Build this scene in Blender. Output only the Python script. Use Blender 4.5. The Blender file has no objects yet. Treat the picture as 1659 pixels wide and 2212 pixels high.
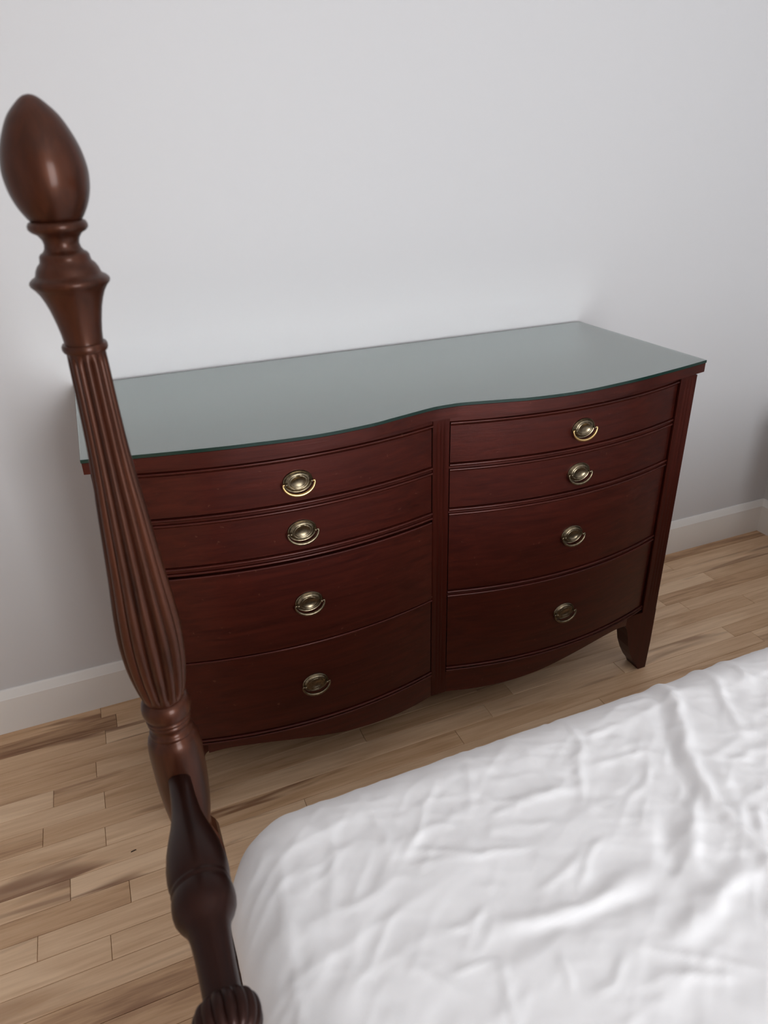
import bpy, math, random
import numpy as np
from mathutils import Matrix, Vector

S = bpy.context.scene
COL = S.collection
random.seed(7)
rng = np.random.default_rng(11)

# ------------------------------------------------------------------ camera
F_PX = 1530.2
CAM = Vector((-0.6022, -1.6593, 1.3037))
YAW, PITCH, ROLL = 0.3805, 0.4690, -0.0286
cyw, syw, cp, sp, cr, sr = (math.cos(YAW), math.sin(YAW), math.cos(PITCH),
                            math.sin(PITCH), math.cos(ROLL), math.sin(ROLL))
fwd = Vector((syw * cp, cyw * cp, -sp))
rt0 = Vector((cyw, -syw, 0))
up0 = rt0.cross(fwd)
rt = cr * rt0 + sr * up0
up = -sr * rt0 + cr * up0
cd = bpy.data.cameras.new('camera')
cam = bpy.data.objects.new('camera', cd)
COL.objects.link(cam)
cam.matrix_world = Matrix(((rt.x, up.x, -fwd.x, CAM.x), (rt.y, up.y, -fwd.y, CAM.y),
                           (rt.z, up.z, -fwd.z, CAM.z), (0, 0, 0, 1)))
cd.sensor_fit = 'HORIZONTAL'
cd.sensor_width = 36.0
cd.lens = F_PX / 1659.0 * 36.0
cd.clip_start = 0.01
cd.dof.use_dof = True
cd.dof.focus_distance = 1.45
cd.dof.aperture_fstop = 11.0
S.camera = cam

# ------------------------------------------------------------------ world, light, exposure
S.view_settings.view_transform = 'Standard'
S.view_settings.look = 'None'
S.view_settings.gamma = 1.0
S.view_settings.use_curve_mapping = False
S.view_settings.exposure = 0.0
S.cycles.blur_glossy = 0.1
S.cycles.max_bounces = 14
S.cycles.diffuse_bounces = 7
W = bpy.data.worlds.new('overcast_sky')
S.world = W
W.use_nodes = True
W.node_tree.nodes['Background'].inputs[0].default_value = (0.80, 0.88, 1.0, 1)
W.node_tree.nodes['Background'].inputs[1].default_value = 1.0

# room
RX0, RX1, RY0, RY1, RH = -2.3, 1.58, -3.55, 0.0, 2.5
WIN = (-0.30, 0.68, 0.40, 2.10)      # window opening x0 x1 z0 z1 in the wall behind the photographer


def area(name, loc, rot, sx, sy, power, col):
    l = bpy.data.lights.new(name, 'AREA')
    l.shape = 'RECTANGLE'
    l.size, l.size_y, l.energy, l.color = sx, sy, power, col
    o = bpy.data.objects.new(name, l)
    o.location = loc
    o.rotation_euler = rot
    COL.objects.link(o)
    return o


area('window_daylight', ((WIN[0] + WIN[1]) / 2, RY0 + 0.02, (WIN[2] + WIN[3]) / 2), (math.radians(90), 0, 0),
     WIN[1] - WIN[0] - 0.1, WIN[3] - WIN[2] - 0.1, 60.0, (0.955, 0.975, 1.0))


# ------------------------------------------------------------------ materials
def newmat(name):
    m = bpy.data.materials.new(name)
    m.use_nodes = True
    return m, m.node_tree.nodes, m.node_tree.links, m.node_tree.nodes['Principled BSDF']


def paint(name, col, rough=0.6, bump=0.02, scale=260):
    m, N, L, b = newmat(name)
    b.inputs['Base Color'].default_value = (*col, 1)
    b.inputs['Roughness'].default_value = rough
    n = N.new('ShaderNodeTexNoise'); n.inputs['Scale'].default_value = scale
    bm = N.new('ShaderNodeBump'); bm.inputs['Strength'].default_value = bump; bm.inputs['Distance'].default_value = 0.002
    tc = N.new('ShaderNodeTexCoord')
    L.new(tc.outputs['Object'], n.inputs['Vector'])
    L.new(n.outputs['Fac'], bm.inputs['Height'])
    L.new(bm.outputs['Normal'], b.inputs['Normal'])
    return m


def wood(name, c_dark, c_light, stretch, rough=0.35, coat=0.5, coat_rough=0.15, bump=0.05, wear=0.0, edge=0.0, spec=0.5, tint=(1, .4, .32)):
    """grain running along the axis with the small stretch number"""
    m, N, L, b = newmat(name)
    tc = N.new('ShaderNodeTexCoord')
    mp = N.new('ShaderNodeMapping'); mp.inputs['Scale'].default_value = stretch
    oi = N.new('ShaderNodeObjectInfo')
    ad = N.new('ShaderNodeVectorMath'); ad.operation = 'ADD'
    L.new(tc.outputs['Object'], ad.inputs[0])
    sc_ = N.new('ShaderNodeMath'); sc_.operation = 'MULTIPLY'; sc_.inputs[1].default_value = 7.0
    L.new(oi.outputs['Random'], sc_.inputs[0])
    L.new(sc_.outputs[0], ad.inputs[1])
    L.new(ad.outputs[0], mp.inputs['Vector'])
    n1 = N.new('ShaderNodeTexNoise'); n1.inputs['Scale'].default_value = 1.0
    n1.inputs['Detail'].default_value = 8; n1.inputs['Roughness'].default_value = 0.65; n1.inputs['Distortion'].default_value = 0.6
    L.new(mp.outputs['Vector'], n1.inputs['Vector'])
    r = N.new('ShaderNodeValToRGB')
    r.color_ramp.elements[0].position = 0.32; r.color_ramp.elements[0].color = (*c_dark, 1)
    r.color_ramp.elements[1].position = 0.70; r.color_ramp.elements[1].color = (*c_light, 1)
    L.new(n1.outputs['Fac'], r.inputs['Fac'])
    out = r.outputs['Color']
    if wear:
        n2 = N.new('ShaderNodeTexNoise'); n2.inputs['Scale'].default_value = 95; n2.inputs['Detail'].default_value = 3
        L.new(tc.outputs['Object'], n2.inputs['Vector'])
        r2 = N.new('ShaderNodeValToRGB')
        r2.color_ramp.elements[0].position = 0.70; r2.color_ramp.elements[0].color = (0, 0, 0, 1)
        r2.color_ramp.elements[1].position = 0.78; r2.color_ramp.elements[1].color = (1, 1, 1, 1)
        L.new(n2.outputs['Fac'], r2.inputs['Fac'])
        ml = N.new('ShaderNodeMath'); ml.operation = 'MULTIPLY'; ml.inputs[1].default_value = wear
        L.new(r2.outputs['Color'], ml.inputs[0])
        mx = N.new('ShaderNodeMixRGB'); mx.inputs['Color2'].default_value = (0.22, 0.10, 0.06, 1)
        L.new(ml.outputs[0], mx.inputs['Fac']); L.new(out, mx.inputs['Color1'])
        out = mx.outputs['Color']
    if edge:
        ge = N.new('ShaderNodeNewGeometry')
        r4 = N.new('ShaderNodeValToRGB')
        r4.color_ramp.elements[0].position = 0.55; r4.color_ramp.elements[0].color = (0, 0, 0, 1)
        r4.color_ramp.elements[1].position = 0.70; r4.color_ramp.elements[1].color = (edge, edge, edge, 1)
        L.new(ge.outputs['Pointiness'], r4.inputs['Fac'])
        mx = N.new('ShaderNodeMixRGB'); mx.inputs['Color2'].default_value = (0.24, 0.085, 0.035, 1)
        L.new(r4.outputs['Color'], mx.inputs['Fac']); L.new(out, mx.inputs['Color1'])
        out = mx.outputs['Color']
    L.new(out, b.inputs['Base Color'])
    b.inputs['Roughness'].default_value = rough
    b.inputs['Specular IOR Level'].default_value = spec
    b.inputs['Specular Tint'].default_value = (*tint, 1)
    b.inputs['Coat Weight'].default_value = coat
    b.inputs['Coat Roughness'].default_value = coat_rough
    bm = N.new('ShaderNodeBump'); bm.inputs['Strength'].default_value = bump; bm.inputs['Distance'].default_value = 0.001
    n3 = N.new('ShaderNodeTexNoise'); n3.inputs['Scale'].default_value = 3.0; n3.inputs['Detail'].default_value = 4
    L.new(mp.outputs['Vector'], n3.inputs['Vector'])
    L.new(n3.outputs['Fac'], bm.inputs['Height'])
    L.new(bm.outputs['Normal'], b.inputs['Normal'])
    L.new(bm.outputs['Normal'], b.inputs['Coat Normal'])
    return m


M = {}
M['wall'] = paint('wall_paint', (0.63, 0.63, 0.64), 0.55)
M['ceiling'] = paint('ceiling_paint', (0.90, 0.90, 0.90), 0.8)
M['trim'] = paint('trim_paint', (0.84, 0.825, 0.795), 0.35, 0.01)
M['mahogany'] = wood('mahogany_drawer', (0.013, 0.0019, 0.0012), (0.043, 0.0066, 0.0034), (5, 60, 90), 0.48, 0.32, 0.20, 0.16, 0.25, spec=0.5, tint=(1, .30, .25))
M['mahogany_v'] = wood('mahogany_upright', (0.014, 0.0021, 0.0013), (0.034, 0.0055, 0.0030), (80, 80, 4), 0.48, 0.25, 0.2, 0.06, spec=0.4, tint=(1, .22, .16))
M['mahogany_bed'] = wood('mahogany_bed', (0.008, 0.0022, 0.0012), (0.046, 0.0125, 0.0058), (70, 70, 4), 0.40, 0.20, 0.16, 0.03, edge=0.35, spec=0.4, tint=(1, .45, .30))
M['mahogany_rail'] = wood('mahogany_bed_rail', (0.007, 0.0022, 0.0014), (0.015, 0.0048, 0.0028), (70, 4, 70), 0.45, 0.20, 0.25, 0.03, spec=0.2)


def mk_brass():
    m, N, L, b = newmat('antique_brass')
    n = N.new('ShaderNodeTexNoise'); n.inputs['Scale'].default_value = 180; n.inputs['Detail'].default_value = 4
    tc = N.new('ShaderNodeTexCoord'); L.new(tc.outputs['Object'], n.inputs['Vector'])
    r = N.new('ShaderNodeValToRGB')
    r.color_ramp.elements[0].position = 0.35; r.color_ramp.elements[0].color = (0.15, 0.122, 0.080, 1)
    r.color_ramp.elements[1].position = 0.70; r.color_ramp.elements[1].color = (0.30, 0.245, 0.165, 1)
    L.new(n.outputs['Fac'], r.inputs['Fac']); L.new(r.outputs['Color'], b.inputs['Base Color'])
    b.inputs['Metallic'].default_value = 1.0
    b.inputs['Roughness'].default_value = 0.30
    return m


M['brass'] = mk_brass()
m, N, L, b = newmat('worn_brass')
b.inputs['Base Color'].default_value = (0.72, 0.50, 0.22, 1); b.inputs['Metallic'].default_value = 1.0; b.inputs['Roughness'].default_value = 0.28
M['brass_bright'] = m

m, N, L, b = newmat('glass_plate')
b.inputs['Base Color'].default_value = (0.80, 0.95, 0.90, 1); b.inputs['Roughness'].default_value = 0.04
b.inputs['IOR'].default_value = 1.92; b.inputs['Transmission Weight'].default_value = 1.0
M['glass'] = m
m, N, L, b = newmat('glass_edge_green')
b.inputs['Base Color'].default_value = (0.004, 0.024, 0.018, 1); b.inputs['Roughness'].default_value = 0.2
M['glass_edge'] = m


def mk_floor():
    m, N, L, b = newmat('oak_plank')

    def attr(nm):
        a = N.new('ShaderNodeAttribute'); a.attribute_type = 'OBJECT'; a.attribute_name = nm
        return a.outputs['Fac']
    tc = N.new('ShaderNodeTexCoord'); oi = N.new('ShaderNodeObjectInfo')
    ml = N.new('ShaderNodeMath'); ml.operation = 'MULTIPLY'; ml.inputs[1].default_value = 31.0
    L.new(oi.outputs['Random'], ml.inputs[0])
    ad = N.new('ShaderNodeVectorMath'); ad.operation = 'ADD'
    L.new(tc.outputs['Object'], ad.inputs[0]); L.new(ml.outputs[0], ad.inputs[1])

    def noise(scale, detail, dist=0.0, rough=0.6):
        mp = N.new('ShaderNodeMapping'); mp.inputs['Scale'].default_value = scale
        L.new(ad.outputs[0], mp.inputs['Vector'])
        n = N.new('ShaderNodeTexNoise'); n.inputs['Scale'].default_value = 1; n.inputs['Detail'].default_value = detail
        n.inputs['Distortion'].default_value = dist; n.inputs['Roughness'].default_value = rough
        L.new(mp.outputs['Vector'], n.inputs['Vector'])
        return n.outputs['Fac']
    tone = N.new('ShaderNodeValToRGB')
    e = tone.color_ramp.elements
    e[0].position = 0.0; e[0].color = (0.22, 0.100, 0.045, 1)
    e[1].position = 1.0; e[1].color = (0.86, 0.625, 0.41, 1)
    k = e.new(0.45); k.color = (0.61, 0.385, 0.22, 1)
    g = noise((5, 120, 60), 5, 0.4)
    gm = N.new('ShaderNodeMath'); gm.operation = 'MULTIPLY_ADD'; gm.inputs[1].default_value = 0.7; gm.inputs[2].default_value = -0.35
    L.new(g, gm.inputs[0])
    g2 = noise((2.5, 26, 10), 3, 1.0)
    gm2 = N.new('ShaderNodeMath'); gm2.operation = 'MULTIPLY_ADD'; gm2.inputs[1].default_value = 1.0; gm2.inputs[2].default_value = -0.5
    L.new(g2, gm2.inputs[0])
    s1 = N.new('ShaderNodeMath'); s1.operation = 'ADD'; L.new(gm.outputs[0], s1.inputs[0]); L.new(gm2.outputs[0], s1.inputs[1])
    s2 = N.new('ShaderNodeMath'); s2.operation = 'ADD'; L.new(s1.outputs[0], s2.inputs[0]); L.new(attr('tone'), s2.inputs[1])
    L.new(s2.outputs[0], tone.inputs['Fac'])
    # heartwood streaks
    h = noise((2.2, 20, 5), 2, 0.5)
    hr = N.new('ShaderNodeValToRGB')
    hr.color_ramp.elements[0].position = 0.56; hr.color_ramp.elements[0].color = (0, 0, 0, 1)
    hr.color_ramp.elements[1].position = 0.66; hr.color_ramp.elements[1].color = (1, 1, 1, 1)
    L.new(h, hr.inputs['Fac'])
    hm = N.new('ShaderNodeMath'); hm.operation = 'MULTIPLY'; L.new(hr.outputs['Color'], hm.inputs[0]); L.new(attr('streak'), hm.inputs[1])
    mx = N.new('ShaderNodeMixRGB'); mx.inputs['Color2'].default_value = (0.24, 0.110, 0.055, 1)
    L.new(hm.outputs[0], mx.inputs['Fac']); L.new(tone.outputs['Color'], mx.inputs['Color1'])
    L.new(mx.outputs['Color'], b.inputs['Base Color'])
    b.inputs['Roughness'].default_value = 0.42
    bm = N.new('ShaderNodeBump'); bm.inputs['Strength'].default_value = 0.05; bm.inputs['Distance'].default_value = 0.001
    L.new(g, bm.inputs['Height']); L.new(bm.outputs['Normal'], b.inputs['Normal'])
    return m


M['floor'] = mk_floor()


def mk_sheet():
    m, N, L, b = newmat('white_cotton')
    b.inputs['Base Color'].default_value = (0.80, 0.80, 0.81, 1); b.inputs['Roughness'].default_value = 0.85
    b.inputs['Sheen Weight'].default_value = 0.15
    n = N.new('ShaderNodeTexNoise'); n.inputs['Scale'].default_value = 900; n.inputs['Detail'].default_value = 2
    tc = N.new('ShaderNodeTexCoord'); L.new(tc.outputs['Object'], n.inputs['Vector'])
    bm = N.new('ShaderNodeBump'); bm.inputs['Strength'].default_value = 0.06; bm.inputs['Distance'].default_value = 0.001
    L.new(n.outputs['Fac'], bm.inputs['Height']); L.new(bm.outputs['Normal'], b.inputs['Normal'])
    return m


M['sheet'] = mk_sheet()
m, N, L, b = newmat('window_pane')
b.inputs['Roughness'].default_value = 0.0; b.inputs['IOR'].default_value = 1.45; b.inputs['Transmission Weight'].default_value = 1.0
M['pane'] = m
m, N, L, b = newmat('dark_speck')
b.inputs['Base Color'].default_value = (0.03, 0.015, 0.008, 1); b.inputs['Roughness'].default_value = 0.7
M['speck'] = m


# ------------------------------------------------------------------ helpers
def mesh(name, verts, faces, mat, parent=None, smooth=False, loc=(0, 0, 0), angle=None):
    me = bpy.data.meshes.new(name)
    me.from_pydata([tuple(v) for v in verts], [], [tuple(f) for f in faces])
    me.validate(); me.update()
    for mt in (mat if isinstance(mat, (list, tuple)) else [mat]):
        me.materials.append(M[mt])
    o = bpy.data.objects.new(name, me)
    COL.objects.link(o)
    o.location = loc
    if parent is not None:
        o.parent = parent
    if smooth:
        me.polygons.foreach_set('use_smooth', [True] * len(me.polygons))
        if angle:
            me.set_sharp_from_angle(angle=math.radians(angle))
    return o


def fixn(o):
    import bmesh
    bm = bmesh.new(); bm.from_mesh(o.data)
    bmesh.ops.recalc_face_normals(bm, faces=bm.faces)
    bm.to_mesh(o.data); bm.free()
    return o


def boxes(bs):
    V, Fc = [], []
    for (x0, x1, y0, y1, z0, z1) in bs:
        k = len(V)
        V += [(x0, y0, z0), (x1, y0, z0), (x1, y1, z0), (x0, y1, z0), (x0, y0, z1), (x1, y0, z1), (x1, y1, z1), (x0, y1, z1)]
        Fc += [tuple(k + i for i in f) for f in ((0, 3, 2, 1), (4, 5, 6, 7), (0, 1, 5, 4), (1, 2, 6, 5), (2, 3, 7, 6), (3, 0, 4, 7))]
    return V, Fc


def box(name, b, mat, parent=None, bevel=0.0):
    V, Fc = boxes([b])
    o = mesh(name, V, Fc, mat, parent)
    if bevel:
        md = o.modifiers.new('bevel', 'BEVEL'); md.width = bevel; md.segments = 2
    return o


def struct(o):
    o['kind'] = 'structure'
    return o


def thing(name, label, cat, loc=(0, 0, 0), group=None):
    o = bpy.data.objects.new(name, None)
    COL.objects.link(o)
    o.location = loc
    o.empty_display_size = 0.1
    o['label'] = label; o['category'] = cat
    if group:
        o['group'] = group
    return o


def catmull(pts, n=8):
    """dense interpolation of a polyline of tuples (monotone-friendly Catmull-Rom)"""
    P = [np.array(q, float) for q in pts]
    P = [2 * P[0] - P[1]] + P + [2 * P[-1] - P[-2]]
    out = []
    for i in range(1, len(P) - 2):
        a, b_, c, d = P[i - 1:i + 3]
        for k in range(n):
            t = k / n
            out.append(0.5 * ((2 * b_) + (-a + c) * t + (2 * a - 5 * b_ + 4 * c - d) * t * t + (-a + 3 * b_ - 3 * c + d) * t ** 3))
    out.append(P[-2])
    return out


def lathe(name, prof, mat, parent=None, seg=64, axis='z', mod=None, loc=(0, 0, 0), angle=40):
    """prof = [(r, h)] from one end to the other; mod(theta, r, h) -> radius"""
    V, Fc = [], []
    n = len(prof)
    for (r, h) in prof:
        for j in range(seg):
            th = 2 * math.pi * j / seg
            q = mod(th, r, h) if mod else r
            a, b_ = q * math.cos(th), q * math.sin(th)
            V.append((a, b_, h) if axis == 'z' else (a, h, b_))
    for i in range(n - 1):
        for j in range(seg):
            k = (j + 1) % seg
            Fc.append((i * seg + j, i * seg + k, (i + 1) * seg + k, (i + 1) * seg + j))
    Fc.append(tuple(range(seg - 1, -1, -1)))
    Fc.append(tuple((n - 1) * seg + j for j in range(seg)))
    o = mesh(name, V, Fc, mat, parent, True, loc, angle)
    return fixn(o)


def sweep(name, section, xs, yfun, mat, parent=None, smooth=True, angle=35):
    """closed section [(dy, z)] carried along x; y = yfun(x) + dy"""
    V, Fc = [], []
    m_ = len(section)
    for x in xs:
        for (dy, z) in section:
            zz = z(x) if callable(z) else z
            V.append((x, yfun(x) + dy, zz))
    for i in range(len(xs) - 1):
        for j in range(m_):
            k = (j + 1) % m_
            Fc.append((i * m_ + j, i * m_ + k, (i + 1) * m_ + k, (i + 1) * m_ + j))
    Fc.append(tuple(range(m_)))
    Fc.append(tuple((len(xs) - 1) * m_ + j for j in range(m_ - 1, -1, -1)))
    return fixn(mesh(name, V, Fc, mat, parent, smooth, angle=angle))


# ------------------------------------------------------------------ room shell
T = 0.12
struct(box('wall_back', (RX0 - T, RX1 + T, RY1, RY1 + T, 0, RH), 'wall'))
struct(box('wall_right', (RX1, RX1 + T, RY0, RY1, 0, RH), 'wall'))
struct(box('wall_left', (RX0 - T, RX0, RY0, RY1, 0, RH), 'wall'))
V, Fc = boxes([(RX0 - T, WIN[0], RY0 - T, RY0, 0, RH), (WIN[1], RX1 + T, RY0 - T, RY0, 0, RH),
               (WIN[0], WIN[1], RY0 - T, RY0, 0, WIN[2]), (WIN[0], WIN[1], RY0 - T, RY0, WIN[3], RH)])
struct(mesh('wall_front', V, Fc, 'wall'))
struct(box('ceiling', (RX0 - T, RX1 + T, RY0 - T, RY1 + T, RH, RH + 0.1), 'ceiling'))

# window behind the photographer
x0, x1, z0, z1 = WIN
V, Fc = boxes([(x0, x0 + .05, RY0 - .1, RY0 - .02, z0, z1), (x1 - .05, x1, RY0 - .1, RY0 - .02, z0, z1),
               (x0, x1, RY0 - .1, RY0 - .02, z0, z0 + .05), (x0, x1, RY0 - .1, RY0 - .02, z1 - .05, z1)])
w1 = struct(mesh('window_1', V, Fc, 'trim'))
box('pane', (x0 + .05, x1 - .05, RY0 - .07, RY0 - .062, z0 + .05, z1 - .05), 'pane', w1)
V, Fc = boxes([(x0 - .08, x0, RY0, RY0 + .018, z0 - .08, z1 + .08), (x1, x1 + .08, RY0, RY0 + .018, z0 - .08, z1 + .08),
               (x0, x1, RY0, RY0 + .018, z1, z1 + .08), (x0 - .1, x1 + .1, RY0, RY0 + .05, z0 - .03, z0)])
mesh('window_casing', V, Fc, 'trim', w1)

# baseboards: flat board with a sloping cap
BT, BH = 0.015, 0.1245
SEC = [(0, 0), (-BT, 0), (-BT, 0.102), (-0.0135, 0.1045), (-0.0055, 0.121), (-0.003, BH), (0, BH)]


def baseboard(name, a, b_, inward):
    (ax, ay), (bx, by) = a, b_
    V, Fc = [], []
    for (px, py) in (a, b_):
        for (d_, z) in SEC:
            V.append((px + inward[0] * -d_, py + inward[1] * -d_, z))
    n = len(SEC)
    for j in range(n):
        k = (j + 1) % n
        Fc.append((j, k, n + k, n + j))
    Fc += [tuple(range(n)), tuple(range(2 * n - 1, n - 1, -1))]
    return struct(fixn(mesh(name, V, Fc, 'trim')))


baseboard('baseboard_back', (RX0, RY1), (RX1, RY1), (0, -1))
baseboard('baseboard_right', (RX1, RY0), (RX1, RY1), (-1, 0))
baseboard('baseboard_left', (RX0, RY0), (RX0, RY1), (1, 0))
baseboard('baseboard_front', (RX0, RY0), (RX1, RY0), (0, 1))

# floor: each strip near the camera is its own board
floor = struct(box('floor', (RX0 - T, RX1 + T, RY0 - T, RY1 + T, -0.06, -0.019), 'floor'))
floor['tone'] = 0.1; floor['streak'] = 0.0
PW, PY0 = 0.052, 0.003
JOINTS = {1: [-0.74, 1.087], 3: [1.163], 4: [0.912], 5: [-0.892, 0.962], 6: [-0.783, 1.173], 7: [-0.913, -0.17, 0.252],
          8: [-0.787, 0.16, 0.58, 0.982], 9: [0.048], 10: [-0.86], 11: [-0.749], 13: [-0.791]}
TONES = {(0, 1.2): .18, (0, -.9): .38, (1, -.9): .10, (1, 0): .45, (2, -.9): .45, (3, -.9): .42, (4, -.9): .45, (4, 1.1): .32,
         (5, -1): .78, (5, -.6): .48, (6, -.9): .68, (6, -.6): .50, (7, -1): .34, (7, -.7): .55, (8, -.9): .60, (8, -.6): .62,
         (9, -.9): .66, (10, -.95): .60, (10, -.8): .80, (11, -.9): .42, (11, -.6): .72, (12, -.8): .66, (13, -.9): .66,
         (13, -.7): .58, (14, -.8): .62, (15, -.8): .30, (16, -.8): .40, (3, 1.0): .8, (5, 1.2): .62, (6, 1.0): .48, (8, .7): .8,
         (8, .35): .62, (7, .1): .38, (7, .5): .72, (8, 0.0): .66, (9, .4): .55, (2, 1.1): .68, (1, 1.3): .62, (4, .7): .72}
NROW = 22
for r in range(NROW):
    ya, yb = -(PY0 + PW * r), -(PY0 + PW * (r + 1))
    if r == 0:
        ya = 0.0
    js = sorted(JOINTS.get(r, []))
    xs = list(js)
    if not xs:
        xs = [random.uniform(-0.6, 0.5)]
    while xs[0] > RX0 + 0.75:
        xs.insert(0, xs[0] - random.uniform(0.45, 1.0))
    while xs[-1] < RX1 - 0.75:
        xs.append(xs[-1] + random.uniform(0.45, 1.0))
    i = 0
    while i < len(xs) - 1:
        if xs[i + 1] - xs[i] > 1.25:
            xs.insert(i + 1, xs[i] + (xs[i + 1] - xs[i]) * random.uniform(.4, .6))
        i += 1
    xs = [RX0] + xs + [RX1]
    for a, b_ in zip(xs[:-1], xs[1:]):
        g = 0.0004
        hx, hy = (b_ - a) / 2 - g, (ya - yb) / 2 - g
        c, h = 0.0007, random.uniform(-0.0003, 0.0)
        V = [(-hx, -hy, -.019), (hx, -hy, -.019), (hx, hy, -.019), (-hx, hy, -.019),
             (-hx, -hy, h - c), (hx, -hy, h - c), (hx, hy, h - c), (-hx, hy, h - c),
             (-hx + c, -hy + c, h), (hx - c, -hy + c, h), (hx - c, hy - c, h), (-hx + c, hy - c, h)]
        Fc = [(0, 3, 2, 1), (8, 9, 10, 11)]
        for s_ in (0, 4):
            for k in range(4):
                Fc.append((s_ + k, s_ + (k + 1) % 4, s_ + 4 + (k + 1) % 4, s_ + 4 + k))
        o = mesh('floor_plank', V, Fc, 'floor', floor, loc=((a + b_) / 2, (ya + yb) / 2, 0))
        tn = random.choice([.4, .5, .55, .6, .66, .72])
        for (rr, xx), v in TONES.items():
            if rr == r and a <= xx <= b_:
                tn = v
        o['tone'] = float(tn) + .08
        o['streak'] = float(random.choice([0, .3, .6, .85]))
yb = -(PY0 + PW * NROW)
V, Fc = [], []
while yb > RY0:
    x = RX0 + random.uniform(-.6, 0)
    while x < RX1:
        l = random.uniform(.5, 1.1)
        v, f = boxes([(max(x, RX0) + .0004, min(x + l, RX1) - .0004, max(yb - PW, RY0) + .0004, yb - .0004, -.019, -.0001)])
        Fc += [tuple(len(V) + i for i in q) for q in f]; V += v
        x += l
    yb -= PW
rest = mesh('floor_planks_beyond', V, Fc, 'floor', floor)
rest.name = 'floor_planking'; rest['kind'] = 'stuff'; rest['tone'] = 0.6; rest['streak'] = 0.4

# ------------------------------------------------------------------ dresser
HT = 0.864                               # wooden top surface
XO, XI, XC = 0.6507, 0.605, 0.019        # outer stile edges, centre stile half width
XM, HW = (XI + XC) / 2, (XI - XC) / 2
KN = [(0, -.4965), (.036, -.499), (.12, -.519), (.17, -.5305), (.25, -.5385), (.312, -.5375), (.38, -.530), (.45, -.5205),
      (.576, -.497), (.66, -.479)]
_d = np.array(catmull(KN, 8))


def y_top(x):
    return float(np.interp(abs(x), _d[:, 0], _d[:, 1]))


def y_drw(x):
    a = abs(x)
    t = max(-1.0, min(1.0, (a - XM) / HW))
    base = -.4705 + .0065 * t
    return base - .0445 * (1 - t * t)


dresser = thing('dresser', 'dark mahogany double dresser with bowed drawer fronts and oval brass pulls', 'dresser', (0, 0, 0))


def slab(name, z0, z1, inset, mats, parent, edge_idx=0, back=-.012, bev=0.001):
    xs = np.linspace(-.66 + inset, .66 - inset, 133)
    fr = [(x, y_top(x) + inset) for x in xs]
    out = fr + [(.66 - inset, back), (-.66 + inset, back)]
    n = len(out)
    V = [(x, y, z0) for x, y in out] + [(x, y, z1 - bev) for x, y in out]
    cx, cy = 0, -.26
    V += [(x + (bev if x < cx else -bev), y + (bev if y < cy else -bev), z1) for x, y in out]
    Fc = [tuple(range(n - 1, -1, -1)), tuple(range(2 * n, 3 * n))]
    for s_ in (0, n):
        for j in range(n):
            k = (j + 1) % n
            Fc.append((s_ + j, s_ + k, s_ + n + k, s_ + n + j))
    o = fixn(mesh(name, V, Fc, mats, parent, True, angle=30))
    if len(mats) > 1 and not isinstance(mats, str):
        for p_ in o.data.polygons:
            if abs(p_.normal.z) < .9:
                p_.material_index = 1
    return o


slab('top', .8435, HT, 0.0, 'mahogany', dresser)
slab('top_moulding', .836, .8435, 0.013, 'mahogany', dresser)

# side panels, back
for s_ in (-1, 1):
    xa, xb = sorted((s_ * .622, s_ * .640))
    box('side_panel', (xa, xb, -.42, -.035, .165, .836), 'mahogany_v', dresser)
box('back_panel', (-.622, .622, -.045, -.035, .165, .836), 'mahogany_v', dresser)
# dark inner dust panel so no light leaks behind the drawers
box('inner_frame', (-.621, .621, -.44, -.43, .20, .836), 'mahogany_v', dresser)


def fluted(name, xa, xb, yf, zb, depth=.03, flutes=3, parent=dresser, cut=.0016):
    """upright with shallow vertical flutes cut in its face"""
    w = xb - xa
    xs = [xa, xa + .0012]
    offs = [.0012, 0]
    m0 = w * .2
    fw_ = (w - 2 * m0) / flutes
    for i in range(flutes):
        c = xa + m0 + fw_ * (i + .5)
        for t in (-.36, -.18, 0, .18, .36):
            xs.append(c + t * fw_)
            offs.append(cut * (1 - (t / .36) ** 2))
    xs += [xb - .0012, xb]; offs += [0, .0012]
    zs = [(zb, 0), (zb + .05, 0), (zb + .056, 1), (.806, 1), (.812, 0), (.836, 0)]
    V, Fc = [], []
    n = len(xs)
    for (z, g) in zs:
        for j, (x, o_) in enumerate(zip(xs, offs)):
            dp = o_ if j in (0, n - 1) else o_ * g
            V.append((x, yf + dp, z))
        V += [(xb, yf + depth, z), (xa, yf + depth, z)]
    n += 2
    for i in range(len(zs) - 1):
        for j in range(n):
            k = (j + 1) % n
            Fc.append((i * n + j, i * n + k, (i + 1) * n + k, (i + 1) * n + j))
    Fc += [tuple(range(n)), tuple((len(zs) - 1) * n + j for j in range(n - 1, -1, -1))]
    return fixn(mesh(name, V, Fc, 'mahogany_v', parent, True, angle=25))


fluted('centre_stile', -XC - .003, XC - .003, -.479, .142)
fluted('corner_stile', XI, XO, -.4715, .195, .05, cut=.0007)
fluted('corner_stile', -XO, -XI, -.4715, .195, .05, cut=.0007)

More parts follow.
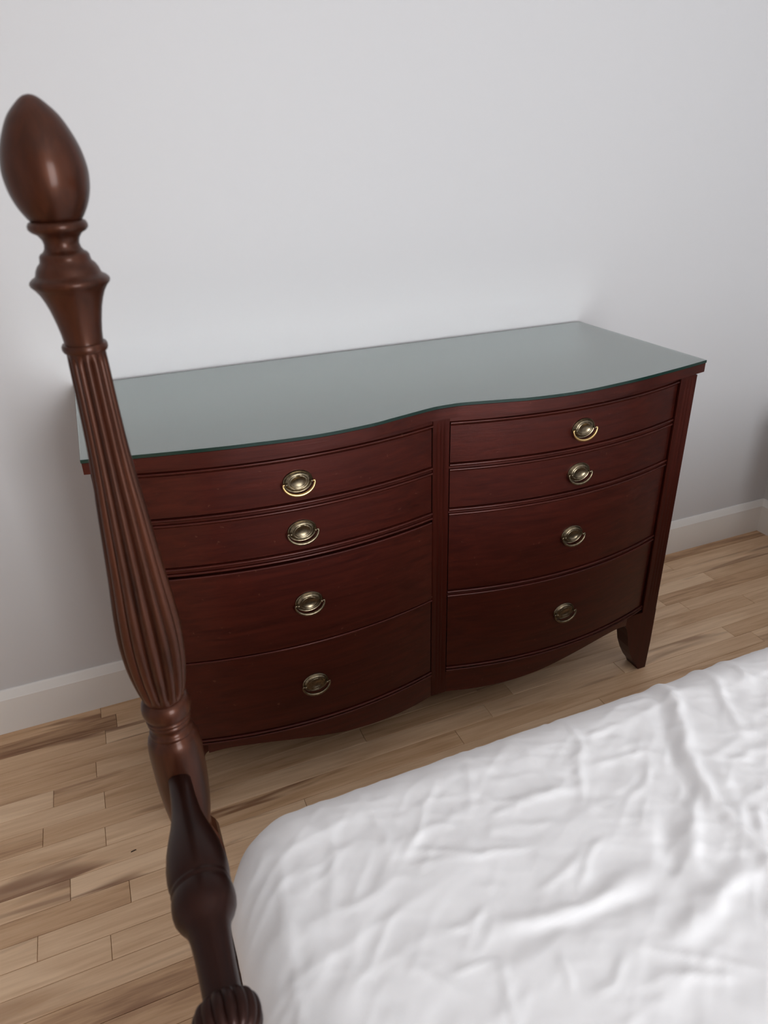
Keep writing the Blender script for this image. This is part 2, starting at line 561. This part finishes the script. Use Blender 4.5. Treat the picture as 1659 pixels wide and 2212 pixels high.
# legs: front pair with swept bracket, plain back pair
LEG = [(.6507, .195), (.6507, .09), (.6475, 0), (.622, 0), (.616, .013), (.603, .031), (.588, .059), (.575, .092), (.567, .130),
       (.560, .155), (.552, .170), (.545, .1755), (.545, .195)]
for s_ in (-1, 1):
    pts = LEG if s_ > 0 else [(-x, z) for x, z in LEG]
    n = len(pts)
    V = [(x, -.4715, z) for x, z in pts] + [(x, -.426, z) for x, z in pts]
    Fc = [tuple(range(n)), tuple(range(2 * n - 1, n - 1, -1))] + [(j, (j + 1) % n, n + (j + 1) % n, n + j) for j in range(n)]
    fixn(mesh('leg', V, Fc, 'mahogany_v', dresser))
    xa, xb = (s_ * .645, s_ * .605)
    V, Fc = boxes([(min(xa, xb), max(xa, xb), -.085, -.03, 0, .20)])
    V = [((x - s_ * .625) * (1 if z > .1 else .7) + s_ * .625, y, z) for x, y, z in V]
    mesh('leg', V, Fc, 'mahogany_v', dresser)


def bead_section(z0, z1, proud=.0022, back=.03):
    """rail front with a half-round bead along its upper and lower edge"""
    r_ = .0026
    S_ = [(back, z0)]
    for k in range(7):
        a = math.pi * k / 6
        S_.append((-proud + .0006 - r_ * math.sin(a), z0 + r_ - r_ * math.cos(a)))
    S_.append((.0012, z0 + 2 * r_ + .0004)); S_.append((.0012, z1 - 2 * r_ - .0004))
    for k in range(7):
        a = math.pi * k / 6
        S_.append((-proud + .0006 - r_ * math.sin(a), z1 - r_ - r_ * math.cos(a)))
    S_.append((back, z1))
    return S_


def drawer_section(z0, z1, th=.022, c=.0016):
    return [(th, z0), (c, z0), (0, z0 + c), (0, z1 - c), (c, z1), (th, z1)]


APR = np.array(catmull([(.019, .140), (.10, .139), (.18, .143), (.25, .151), (.30, .160), (.36, .171), (.42, .180), (.47, .184), (.51, .1835), (.546, .177)], 6))


def z_apr(x):
    return float(np.interp(abs(x), APR[:, 0], APR[:, 1]))


# oval pull: backplate, hanging bail, two posts
def ellip_rings(prof, rx, rz, seg=40):
    V, Fc = [(0, -prof[0][1], 0)], []
    for (t, h) in prof[1:]:
        for j in range(seg):
            a = 2 * math.pi * j / seg
            V.append((rx * t * math.cos(a), -h, rz * t * math.sin(a)))
    for j in range(seg):
        Fc.append((0, 1 + j, 1 + (j + 1) % seg))
    for i in range(len(prof) - 2):
        for j in range(seg):
            k = (j + 1) % seg
            Fc.append((1 + i * seg + j, 1 + (i + 1) * seg + j, 1 + (i + 1) * seg + k, 1 + i * seg + k))
    Fc.append(tuple(1 + (len(prof) - 2) * seg + j for j in range(seg)))
    return V, Fc


PROF = [(0, .0030), (.12, .0031), (.25, .0035), (.38, .0044), (.47, .0055), (.52, .0062), (.56, .0062), (.59, .0054), (.62, .0054), (.66, .0062),
        (.72, .0060), (.79, .0048), (.84, .0032), (.87, .0020), (.90, .0026), (.95, .0030), (.985, .0022), (1.0, .0)]


def tube(path, rad, seg=10, closed_ends=True):
    V, Fc = [], []
    P = [Vector(q) for q in path]
    for i, q in enumerate(P):
        t = (P[min(i + 1, len(P) - 1)] - P[max(i - 1, 0)]).normalized()
        s1 = t.cross(Vector((0, 1, 0)))
        if s1.length < 1e-4:
            s1 = t.cross(Vector((0, 0, 1)))
        s1.normalize(); s2 = t.cross(s1)
        rr = rad[i] if isinstance(rad, (list, tuple)) else rad
        for j in range(seg):
            a = 2 * math.pi * j / seg
            V.append(q + s1 * rr * math.cos(a) + s2 * rr * math.sin(a))
    for i in range(len(P) - 1):
        for j in range(seg):
            k = (j + 1) % seg
            Fc.append((i * seg + j, i * seg + k, (i + 1) * seg + k, (i + 1) * seg + j))
    Fc += [tuple(range(seg)), tuple((len(P) - 1) * seg + j for j in range(seg - 1, -1, -1))]
    return V, Fc


BV, BF = ellip_rings(PROF, .0282, .0218)
_path, _rad = [], []
_path.append((-.0245, -.0085, .0)); _rad.append(.0016)
for k in range(25):
    a = math.pi + math.pi * k / 24
    _path.append((.0298 * math.cos(a), -.0085 - .0025 * math.sin(math.pi * k / 24), .0238 * math.sin(a)))
    _rad.append(.0017 + .0015 * math.sin(math.pi * k / 24))
_path.append((.0245, -.0085, .0)); _rad.append(.0016)
LV, LF = tube(_path, _rad)
pull_meshes = None


def add_pull(parent, x, z, bright):
    global pull_meshes
    y = y_drw(x) - .0004
    if pull_meshes is None:
        bp = fixn(mesh('backplate', BV, BF, 'brass', parent, True, (x, y, z), 50))
        ba = fixn(mesh('bail', LV, LF, 'brass', parent, True, (x, y, z)))
        ba2 = ba.data.copy(); ba2.materials[0] = M['brass_bright']
        pv = []
        prof_p = [(.0, -.0125), (.0016, -.0122), (.0026, -.0108), (.0026, -.0092), (.0017, -.0078), (.0017, -.001), (.0017, 0)]
        V_, F_ = [], []
        for (r_, h) in prof_p:
            for j in range(12):
                a = 2 * math.pi * j / 12
                V_.append((r_ * math.cos(a), h, r_ * math.sin(a)))
        for i in range(len(prof_p) - 1):
            for j in range(12):
                F_.append((i * 12 + j, i * 12 + (j + 1) % 12, (i + 1) * 12 + (j + 1) % 12, (i + 1) * 12 + j))
        pp = fixn(mesh('pull_post', V_, F_, 'brass', parent, True, (x - .0235, y, z)))
        p2 = pp.copy(); COL.objects.link(p2); p2.location = (x + .0235, y, z)
        if bright:
            ba.data = ba2
        pull_meshes = (bp.data, ba.data if not bright else fixn(mesh('tmp', LV, LF, 'brass', None, True)).data, ba2, pp.data)
        if 'tmp' in bpy.data.objects:
            bpy.data.objects.remove(bpy.data.objects['tmp'])
        return
    for nm, me, dx in (('backplate', pull_meshes[0], 0), ('bail', pull_meshes[2] if bright else pull_meshes[1], 0),
                       ('pull_post', pull_meshes[3], -.0235), ('pull_post', pull_meshes[3], .0235)):
        o = bpy.data.objects.new(nm, me); COL.objects.link(o); o.parent = parent; o.location = (x + dx, y, z)


# z bands: drawers and rails
DZ = [(.7375, .8195), (.6355, .7200), (.4305, .6180), (.2170, .4130)]
RZ = [(.7205, .7365), (.6185, .6345), (.4135, .4295), (.2030, .2160)]
for s_ in (-1, 1):
    xs = [s_ * (XC + .0005 + (XI - XC - .001) * i / 40) for i in range(41)]
    if s_ < 0:
        xs = [x - .003 * (1 - i / 40) for i, x in enumerate(xs)]
    else:
        xs = [x - .003 * (1 - i / 40) for i, x in enumerate(xs)]
    # frieze under the top
    sweep('frieze_rail', [(.03, .8210), (-.002, .8210), (-.0042, .8222), (-.0050, .8240), (-.0042, .8258), (-.001, .8268), (.0005, .8275), (.0005, .836), (.03, .836)], xs, y_drw, 'mahogany', dresser)
    for i, (a, b_) in enumerate(RZ):
        sweep('drawer_rail', bead_section(a, b_), xs, y_drw, 'mahogany', dresser)
    dxs = [x for x in xs]
    dxs[0] += s_ * .0018; dxs[-1] -= s_ * .0012
    for i, (a, b_) in enumerate(DZ):
        sec = drawer_section(a, b_)
        if s_ < 0 and i == 2:      # this drawer sits a little low and proud, leaving a dark gap above it
            sec = drawer_section(.4215, .6135)
            sec = [(q[0] - .0046, q[1]) for q in sec]
        d = sweep('drawer', sec, dxs, y_drw, 'mahogany', dresser)
        zc = (a + b_) / 2
        add_pull(d, s_ * .311, zc - (.003 if (s_ < 0 and i == 2) else 0), i == 0)
        if s_ < 0 and i == 2:
            for ch in d.children:
                ch.location.y -= .0046
    sweep('apron', [(.02, z_apr), (.001, z_apr), (0, lambda x: z_apr(x) + .0012), (0, .2025), (.02, .2025)],
          [x * (1 if abs(x) < .546 else .546 / abs(x)) for x in xs if abs(x) <= .548] + [s_ * .546], y_drw, 'mahogany', dresser)

# glass plate on the top
gl = slab('glass_top', HT + .0003, HT + .0063, -.001, ('glass', 'glass_edge'), None, 1, back=-.011, bev=.0006)
gl['label'] = 'clear glass plate with dark green edge covering the dresser top'
gl['category'] = 'glass'

# ------------------------------------------------------------------ bed
PX, PY = -0.6090, -1.0293
PY2 = PY - 1.40
HX = PX + 2.02
bed = thing('four_poster_bed', 'dark turned-wood four-poster bed frame with reeded post and egg finial', 'bed', (PX, PY, 0))

FIN = [(0.0002, 1.3474), (.0045, 1.3462), (.0095, 1.3425), (.0172, 1.3344), (.0230, 1.3240), (.0273, 1.3130), (.0295, 1.3020), (.0296, 1.2935),
       (.0280, 1.2835), (.0247, 1.2745), (.0207, 1.2675), (.0186, 1.2648)]
FIN2 = [(.0186, 1.2646), (.0205, 1.2638), (.0217, 1.2615), (.0217, 1.2592), (.0200, 1.2570), (.0160, 1.2548), (.0136, 1.2515), (.0128, 1.2480),
        (.0134, 1.2448), (.0150, 1.2425), (.0172, 1.2412), (.0183, 1.2395), (.0185, 1.2375), (.0190, 1.2350), (.0215, 1.2325), (.0232, 1.2295),
        (.0240, 1.2268), (.0248, 1.2250), (.0275, 1.2235), (.0295, 1.2215), (.0299, 1.2200), (.0292, 1.2180), (.0270, 1.2158), (.0241, 1.2114),
        (.0218, 1.2060), (.0198, 1.2000), (.0184, 1.1940), (.0170, 1.1875), (.0158, 1.1800), (.0152, 1.1740), (.0152, 1.1722)]
RING = [(.0152, 1.1722), (.0170, 1.1718), (.0179, 1.1700), (.0179, 1.1675), (.0170, 1.1655), (.0155, 1.1648)]
REED = catmull([(.0152, 1.1648), (.0156, 1.150), (.0161, 1.120), (.0171, 1.0837), (.0190, 1.050), (.0212, 1.0226), (.0262, .9527), (.0295, .915),
                (.0312, .8844), (.0308, .862), (.0290, .840), (.0255, .818), (.0220, .803), (.0203, .798)], 6)
LOWER = [(.0195, .7985), (.0225, .7968), (.0246, .7930), (.0256, .7880), (.0256, .7830), (.0246, .7785), (.0230, .7758), (.0224, .7748), (.0234, .7738),
         (.0238, .7724), (.0234, .7710), (.0222, .7700), (.0218, .7692), (.0226, .7680), (.0229, .7665), (.0224, .7650), (.0208, .7630), (.0200, .7605),
         (.0202, .7580), (.0214, .7560), (.0226, .7548), (.0231, .7532), (.0228, .7515), (.0222, .7502), (.0228, .7490), (.0246, .7470), (.0262, .7435),
         (.0275, .7380), (.0282, .7310), (.0285, .7200), (.0284, .7060), (.0282, .6900), (.0275, .6700), (.0262, .6480), (.0240, .6260),
         (.0214, .6080), (.0208, .6020), (.0220, .5990)]


def reedmod(th, r, h):
    t = min(1.0, max(0.0, (1.1640 - h) / .006)) * min(1.0, max(0.0, (h - .799) / .01))
    return r * (1.012 - .165 * t * (1 - abs(math.sin(7 * th + .35)) ** .75))


def blocksec(h, hw, c):
    return [(hw, -hw + c, h), (hw, hw - c, h), (hw - c, hw, h), (-hw + c, hw, h), (-hw, hw - c, h), (-hw, -hw + c, h), (-hw + c, -hw, h), (hw - c, -hw, h)]


def make_post(x, y):
    # lower square block and turned foot as the base mesh, turned pieces above it
    V, Fc = [], []
    lv = [(.599, .020, .012), (.585, .026, .014), (.568, .0290, .010), (.555, .0295, .004), (.540, .0295, .004), (.530, .025, .008), (.520, .019, .004), (.36, .019, .004), (.34, .024, .004), (.20, .024, .004), (.19, .022, .006)]
    for (h, hw, c) in lv:
        V += blocksec(h, hw, c)
    for i in range(len(lv) - 1):
        for j in range(8):
            k = (j + 1) % 8
            Fc.append((i * 8 + j, i * 8 + k, (i + 1) * 8 + k, (i + 1) * 8 + j))
    Fc += [tuple(range(8)), tuple((len(lv) - 1) * 8 + j for j in range(8))]
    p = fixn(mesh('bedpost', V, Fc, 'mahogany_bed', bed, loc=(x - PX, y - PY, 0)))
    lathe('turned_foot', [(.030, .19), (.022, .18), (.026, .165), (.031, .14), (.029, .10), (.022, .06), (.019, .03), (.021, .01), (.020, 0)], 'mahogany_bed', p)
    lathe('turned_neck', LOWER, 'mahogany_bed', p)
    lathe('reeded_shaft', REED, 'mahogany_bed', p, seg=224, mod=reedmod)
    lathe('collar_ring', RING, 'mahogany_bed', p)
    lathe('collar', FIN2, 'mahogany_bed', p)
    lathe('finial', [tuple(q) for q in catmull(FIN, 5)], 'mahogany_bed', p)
    return p


def copy_tree(o, parent):
    c = o.copy(); COL.objects.link(c); c.parent = parent
    for ch in o.children:
        copy_tree(ch, c)
    return c


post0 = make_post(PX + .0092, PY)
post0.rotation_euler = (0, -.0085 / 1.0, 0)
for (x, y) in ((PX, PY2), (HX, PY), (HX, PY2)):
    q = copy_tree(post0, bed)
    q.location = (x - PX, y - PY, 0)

# turned blanket rail between the foot posts
ZR = .700
half = [(.0118, .0), (.0119, .03), (.0130, .055), (.0152, .0763), (.0182, .090), (.0225, .106), (.0262, .122), (.0284, .138), (.0288, .148),
        (.0284, .155), (.0276, .1595), (.0268, .1612), (.0272, .1628), (.0278, .1645), (.0274, .1662), (.0266, .1680), (.0270, .1695), (.0282, .1725), (.0287, .178), (.0287, .184), (.0277, .190),
        (.0250, .196), (.0213, .2015), (.0188, .2075), (.0175, .216), (.0166, .228), (.0160, .242), (.0157, .258), (.0155, .2765)]
cush = [(.0154, .2710), (.0200, .2716), (.0240, .2745), (.0266, .2795), (.0276, .2865), (.0268, .2935), (.0240, .3000), (.0195, .3040), (.0160, .3055)]
core = half + [(.0160, .308), (.0175, .325), (.0200, .36), (.0228, .42), (.0240, .50)]
LEN = abs(PY2 - PY)
full = [(r_, -s1) for r_, s1 in core] + [(.0255, -(.52)), (.0270, -.56)]
full = full + [(.0275, -LEN / 2)] + [(r_, -(LEN + s1)) for r_, s1 in reversed(full)]
rail = lathe('blanket_rail', full, 'mahogany_rail', bed, seg=56, axis='y', loc=(0, 0, ZR))
rm = lambda th, r_, h: r_ * (1 - .10 * (1 - abs(math.sin(8 * th)) ** .8))
lathe('reeded_cushion', [(r_, -s1) for r_, s1 in catmull(cush, 3)], 'mahogany_rail', rail, seg=160, axis='y', mod=rm)
lathe('reeded_cushion', [(r_, -(LEN - s1)) for r_, s1 in catmull(cush, 3)], 'mahogany_rail', rail, seg=160, axis='y', mod=rm)
# side rails, foot rail, head rail, headboard
for y in (0, PY2 - PY):
    box('side_rail', (.025, HX - PX - .025, y - .012, y + .012, .21, .335), 'mahogany_rail', bed, .003)
for x in (0, HX - PX):
    box('end_rail', (x - .012, x + .012, PY2 - PY + .025, -.025, .21, .335), 'mahogany_rail', bed, .003)
n = 40
V, Fc = [], []
for i in range(n + 1):
    t = i / n
    y = -.034 + (PY2 - PY + .068) * t
    zt = .80 + .18 * math.sin(math.pi * t) ** .6 + .03 * math.cos(6 * math.pi * t) * math.sin(math.pi * t)
    for x in (-.011, .011):
        V += [(HX - PX + x, y, .42), (HX - PX + x, y, zt)]
for i in range(n):
    a, b_ = i * 4, i * 4 + 4
    Fc += [(a, b_, b_ + 1, a + 1), (a + 2, a + 3, b_ + 3, b_ + 2), (a + 1, b_ + 1, b_ + 3, a + 3), (a, a + 2, b_ + 2, b_)]
Fc += [(0, 1, 3, 2), (n * 4, n * 4 + 2, n * 4 + 3, n * 4 + 1)]
fixn(mesh('headboard', V, Fc, 'mahogany_rail', bed))

# ------------------------------------------------------------------ added stand out of view, put in to shade the right wall corner
ns = thing('shadow_stand', 'added unseen dark wood stand that shades the wall corner', 'shadow_stand', (1.4650, -.43, 0))
box('top', (-.098, .098, -.15, .15, .535, .55), 'mahogany_rail', ns, .003)
box('body', (-.090, .090, -.14, .14, .30, .535), 'mahogany_v', ns)
dr = box('drawer', (-.098, -.090, -.13, .13, .39, .52), 'mahogany_rail', ns, .002)
lathe('knob', [(.004, -.0), (.004, -.012), (.012, -.018), (.013, -.024), (.006, -.028)], 'brass', dr, seg=20, axis='y', loc=(-.098, 0, .455)).rotation_euler = (0, 0, -math.pi / 2)
for sx_ in (-1, 1):
    for sy_ in (-1, 1):
        lathe('leg', [(.018, .30), (.018, .25), (.014, .05), (.011, 0)], 'mahogany_v', ns, seg=20, loc=(sx_ * .070, sy_ * .120, 0))

# ------------------------------------------------------------------ white sheet over the mattress
BX0, BX1, BY0, BY1, BZ = -.587, HX - .045, PY2 - .005, PY + .011, .600
RP, RF, DROP = .105, .075, .205


def vnoise(x, y, seed):
    r_ = np.random.default_rng(seed).random((64, 64))
    xi, yi = np.floor(x).astype(int), np.floor(y).astype(int)
    fx, fy = x - xi, y - yi
    fx, fy = fx * fx * fx * (fx * (fx * 6 - 15) + 10), fy * fy * fy * (fy * (fy * 6 - 15) + 10)
    g = lambda a, b_: r_[a % 64, b_ % 64]
    return (g(xi, yi) * (1 - fx) + g(xi + 1, yi) * fx) * (1 - fy) + (g(xi, yi + 1) * (1 - fx) + g(xi + 1, yi + 1) * fx) * fy - .5


# folds: (polyline in metres on the bed top, height, half width)
FOLDS = [
    ([(.095, -1.00), (.085, -1.035), (.067, -1.083), (.028, -1.143), (-.006, -1.203), (-.022, -1.251), (-.026, -1.285), (-.024, -1.319), (-.03, -1.38)], .013, .014),
    ([(.06, -1.035), (.040, -1.083), (.003, -1.143), (-.03, -1.203), (-.045, -1.24)], -.006, .012),
    ([(.165, -1.0), (.157, -1.033), (.151, -1.073), (.119, -1.128), (.095, -1.18)], .008, .012),
    ([(.221, -1.01), (.21, -1.05), (.193, -1.1)], .006, .010),
    ([(-.09, -1.034), (-.107, -1.096), (-.134, -1.146), (-.165, -1.178)], .004, .008),
    ([(-.04, -1.233), (-.076, -1.268), (-.1, -1.295), (-.095, -1.315)], .008, .013),
    ([(-.086, -1.239), (-.113, -1.266), (-.137, -1.305)], -.009, .016),
    ([(-.344, -1.277), (-.296, -1.288), (-.246, -1.297), (-.203, -1.295), (-.16, -1.291)], .007, .014),
    ([(-.323, -1.293), (-.261, -1.306), (-.214, -1.309), (-.161, -1.307)], -.006, .012),
    ([(-.182, -1.36), (-.152, -1.355), (-.118, -1.346), (-.053, -1.324)], .009, .014),
    ([(-.272, -1.162), (-.2, -1.157)], .0025, .006), ([(-.285, -1.176), (-.215, -1.192)], .0025, .006),
    ([(-.253, -1.152), (-.147, -1.164)], .0025, .006), ([(-.387, -1.169), (-.315, -1.199), (-.249, -1.216)], .003, .006),
    ([(-.397, -1.183), (-.309, -1.203)], .002, .005), ([(-.278, -1.26), (-.23, -1.252), (-.201, -1.242)], .003, .006),
    ([(-.232, -1.272), (-.211, -1.255), (-.172, -1.24)], .003, .006), ([(-.018, -1.066), (.035, -1.072)], .003, .006),
    ([(-.092, -1.097), (-.044, -1.098)], .003, .006), ([(-.112, -1.144), (-.04, -1.152)], .003, .006),
    ([(-.112, -1.201), (-.04, -1.176)], .003, .007), ([(-.407, -1.043), (-.401, -1.115), (-.404, -1.162)], .003, .008),
    ([(-.318, -1.088), (-.39, -1.168)], .003, .007), ([(-.178, -1.038), (-.181, -1.114)], .003, .007),
    ([(-.217, -1.352), (-.174, -1.381), (-.126, -1.419)], .003, .007), ([(-.236, -1.384), (-.2, -1.387), (-.145, -1.414)], .004, .008),
    ([(-.354, -1.313), (-.362, -1.343), (-.368, -1.365)], .003, .006), ([(-.402, -1.303), (-.36, -1.311)], .003, .006),
    ([(-.523, -1.166), (-.549, -1.288), (-.57, -1.4)], .003, .008), ([(-.457, -1.101), (-.49, -1.208)], .003, .009),
    ([(-.52, -1.111), (-.543, -1.222)], .003, .008), ([(-.382, -1.263), (-.34, -1.257)], .003, .006),
    ([(-.435, -1.268), (-.412, -1.321)], .003, .008), ([(-.294, -1.33), (-.306, -1.358)], .003, .006),
    ([(-.281, -1.369), (-.232, -1.356)], .003, .006), ([(-.24, -1.01), (-.293, -1.143)], .002, .008),
    ([(-.192, -1.017), (-.184, -1.147)], .002, .007), ([(.033, -1.196), (-.016, -1.294)], .006, .012),
    ([(.056, -1.207), (.108, -1.205)], .004, .008), ([(.013, -1.277), (-.003, -1.31)], .006, .010),
]


def wrinkle(u, v):
    h = np.zeros_like(u)
    # keep the folds from being ruler straight
    wu = u + .010 * vnoise(u * 22, v * 22, 3) + .004 * vnoise(u * 60, v * 60, 4)
    wv = v + .010 * vnoise(u * 22 + 9, v * 22, 5) + .004 * vnoise(u * 60, v * 60 + 7, 6)
    for pts, amp, wd in FOLDS:
        best = np.full(u.shape, 9.0); along = np.zeros_like(u)
        L_ = [0]
        for a, b_ in zip(pts[:-1], pts[1:]):
            L_.append(L_[-1] + math.dist(a, b_))
        for i, (a, b_) in enumerate(zip(pts[:-1], pts[1:])):
            dx, dy = b_[0] - a[0], b_[1] - a[1]
            l2 = dx * dx + dy * dy
            t = np.clip(((wu - a[0]) * dx + (wv - a[1]) * dy) / l2, 0, 1)
            dd = np.hypot(wu - a[0] - t * dx, wv - a[1] - t * dy)
            m_ = dd < best
            best = np.where(m_, dd, best)
            along = np.where(m_, (L_[i] + t * math.sqrt(l2)) / L_[-1], along)
        env = np.minimum(1, .35 + 1.3 * np.sin(np.pi * np.clip(along, 0, 1)))
        h += .55 * amp * env * np.exp(-(best / (wd * .75)) ** 2)
    # general crumple: ridged noise in a few directions
    for k, (ang, fr, el, amp) in enumerate([(.45, 11, 3.2, .0022), (-.9, 18, 3.2, .0024), (.15, 30, 3.8, .0030), (-1.2, 40, 3.6, .0030), (.7, 55, 3.0, .0022), (0.0, 5, 1.2, .004), (-.35, 75, 3.0, .0015)]):
        c, s_ = math.cos(ang), math.sin(ang)
        a, b_ = (wu * c + wv * s_) * fr / el, (-wu * s_ + wv * c) * fr
        n_ = vnoise(a + 13 * k, b_ + 5 * k, 20 + k)
        msk = .35 + 1.3 * np.clip(vnoise(u * 4 + k, v * 4 - k, 40 + k) + .5, 0, 1)
        h += amp * msk * (n_ if k == 5 else (.5 - 2 * np.abs(n_)) * .6)
    return h


us = np.concatenate([np.arange(-.86, .36, .0036), np.arange(.36, BX1 + .32, .010)])
vs = np.concatenate([np.arange(-2.76, -1.52, .010), np.arange(-1.52, BY1 + .30, .0036)])
U, Vv = np.meshgrid(us, vs, indexing='ij')
ax, ay = np.clip(U, BX0 + RP, BX1 - RP), np.clip(Vv, BY0 + RP, BY1 - RP)
ox, oy = U - ax, Vv - ay
ll = np.hypot(ox, oy)
LM = (RP - RF) + math.pi * RF / 2 + DROP
lc = np.minimum(ll, LM)
nx, ny = np.where(ll > 1e-9, ox / np.maximum(ll, 1e-9), 0), np.where(ll > 1e-9, oy / np.maximum(ll, 1e-9), 0)
t1 = np.clip(lc, 0, RP - RF)
th = np.clip((lc - (RP - RF)) / RF, 0, math.pi / 2)
dn = np.clip(lc - (RP - RF) - math.pi * RF / 2, 0, None)
gg = t1 + RF * np.sin(th)
zz = BZ - RF * (1 - np.cos(th)) - dn
px, py = ax + nx * gg, ay + ny * gg
wr = wrinkle(px + nx * dn, py + ny * dn)
fade = np.clip(1 - dn / .12, .25, 1)
sideamp = np.where(ll > 0, 1 - .35 * np.sin(th), 1)
wr = wr * fade * sideamp
sag = -.010 * np.exp(-(((px - .1) / .5) ** 2 + ((py + 1.6) / .35) ** 2))
px = px + nx * np.sin(th) * wr
py = py + ny * np.sin(th) * wr
zz = zz + np.cos(th) * wr + sag * np.cos(th)
nu, nv = U.shape
verts = np.stack([px, py, zz], -1).reshape(-1, 3)
idx = np.arange(nu * nv).reshape(nu, nv)
clamp = (ll > LM + .03)
quad_ok = ~(clamp[:-1, :-1] & clamp[1:, :-1] & clamp[1:, 1:] & clamp[:-1, 1:])
F4 = np.stack([idx[:-1, :-1], idx[1:, :-1], idx[1:, 1:], idx[:-1, 1:]], -1)[quad_ok]
used = np.unique(F4)
remap = np.full(nu * nv, -1); remap[used] = np.arange(len(used))
sheet = mesh('bed_sheet', verts[used].tolist(), remap[F4].tolist(), 'sheet', None, True)
sheet['label'] = 'wrinkled white sheet stretched over the mattress'
sheet['category'] = 'bedding'

# small dark speck lying on the floor
V = [(-.006, -.0018, .0002), (.006, .0002, .0002), (.0045, .0022, .0002), (-.0055, .0004, .0002),
     (-.005, -.0012, .0016), (.005, .0004, .0014), (.004, .0016, .0014), (-.0045, .0002, .0016)]
sk = mesh('wood_chip', V, [(3, 2, 1, 0), (4, 5, 6, 7), (0, 1, 5, 4), (1, 2, 6, 5), (2, 3, 7, 6), (3, 0, 4, 7)], 'speck', None, loc=(-.734, -.508, 0))
sk['label'] = 'tiny dark brown fleck on a pale floor plank'; sk['category'] = 'debris'
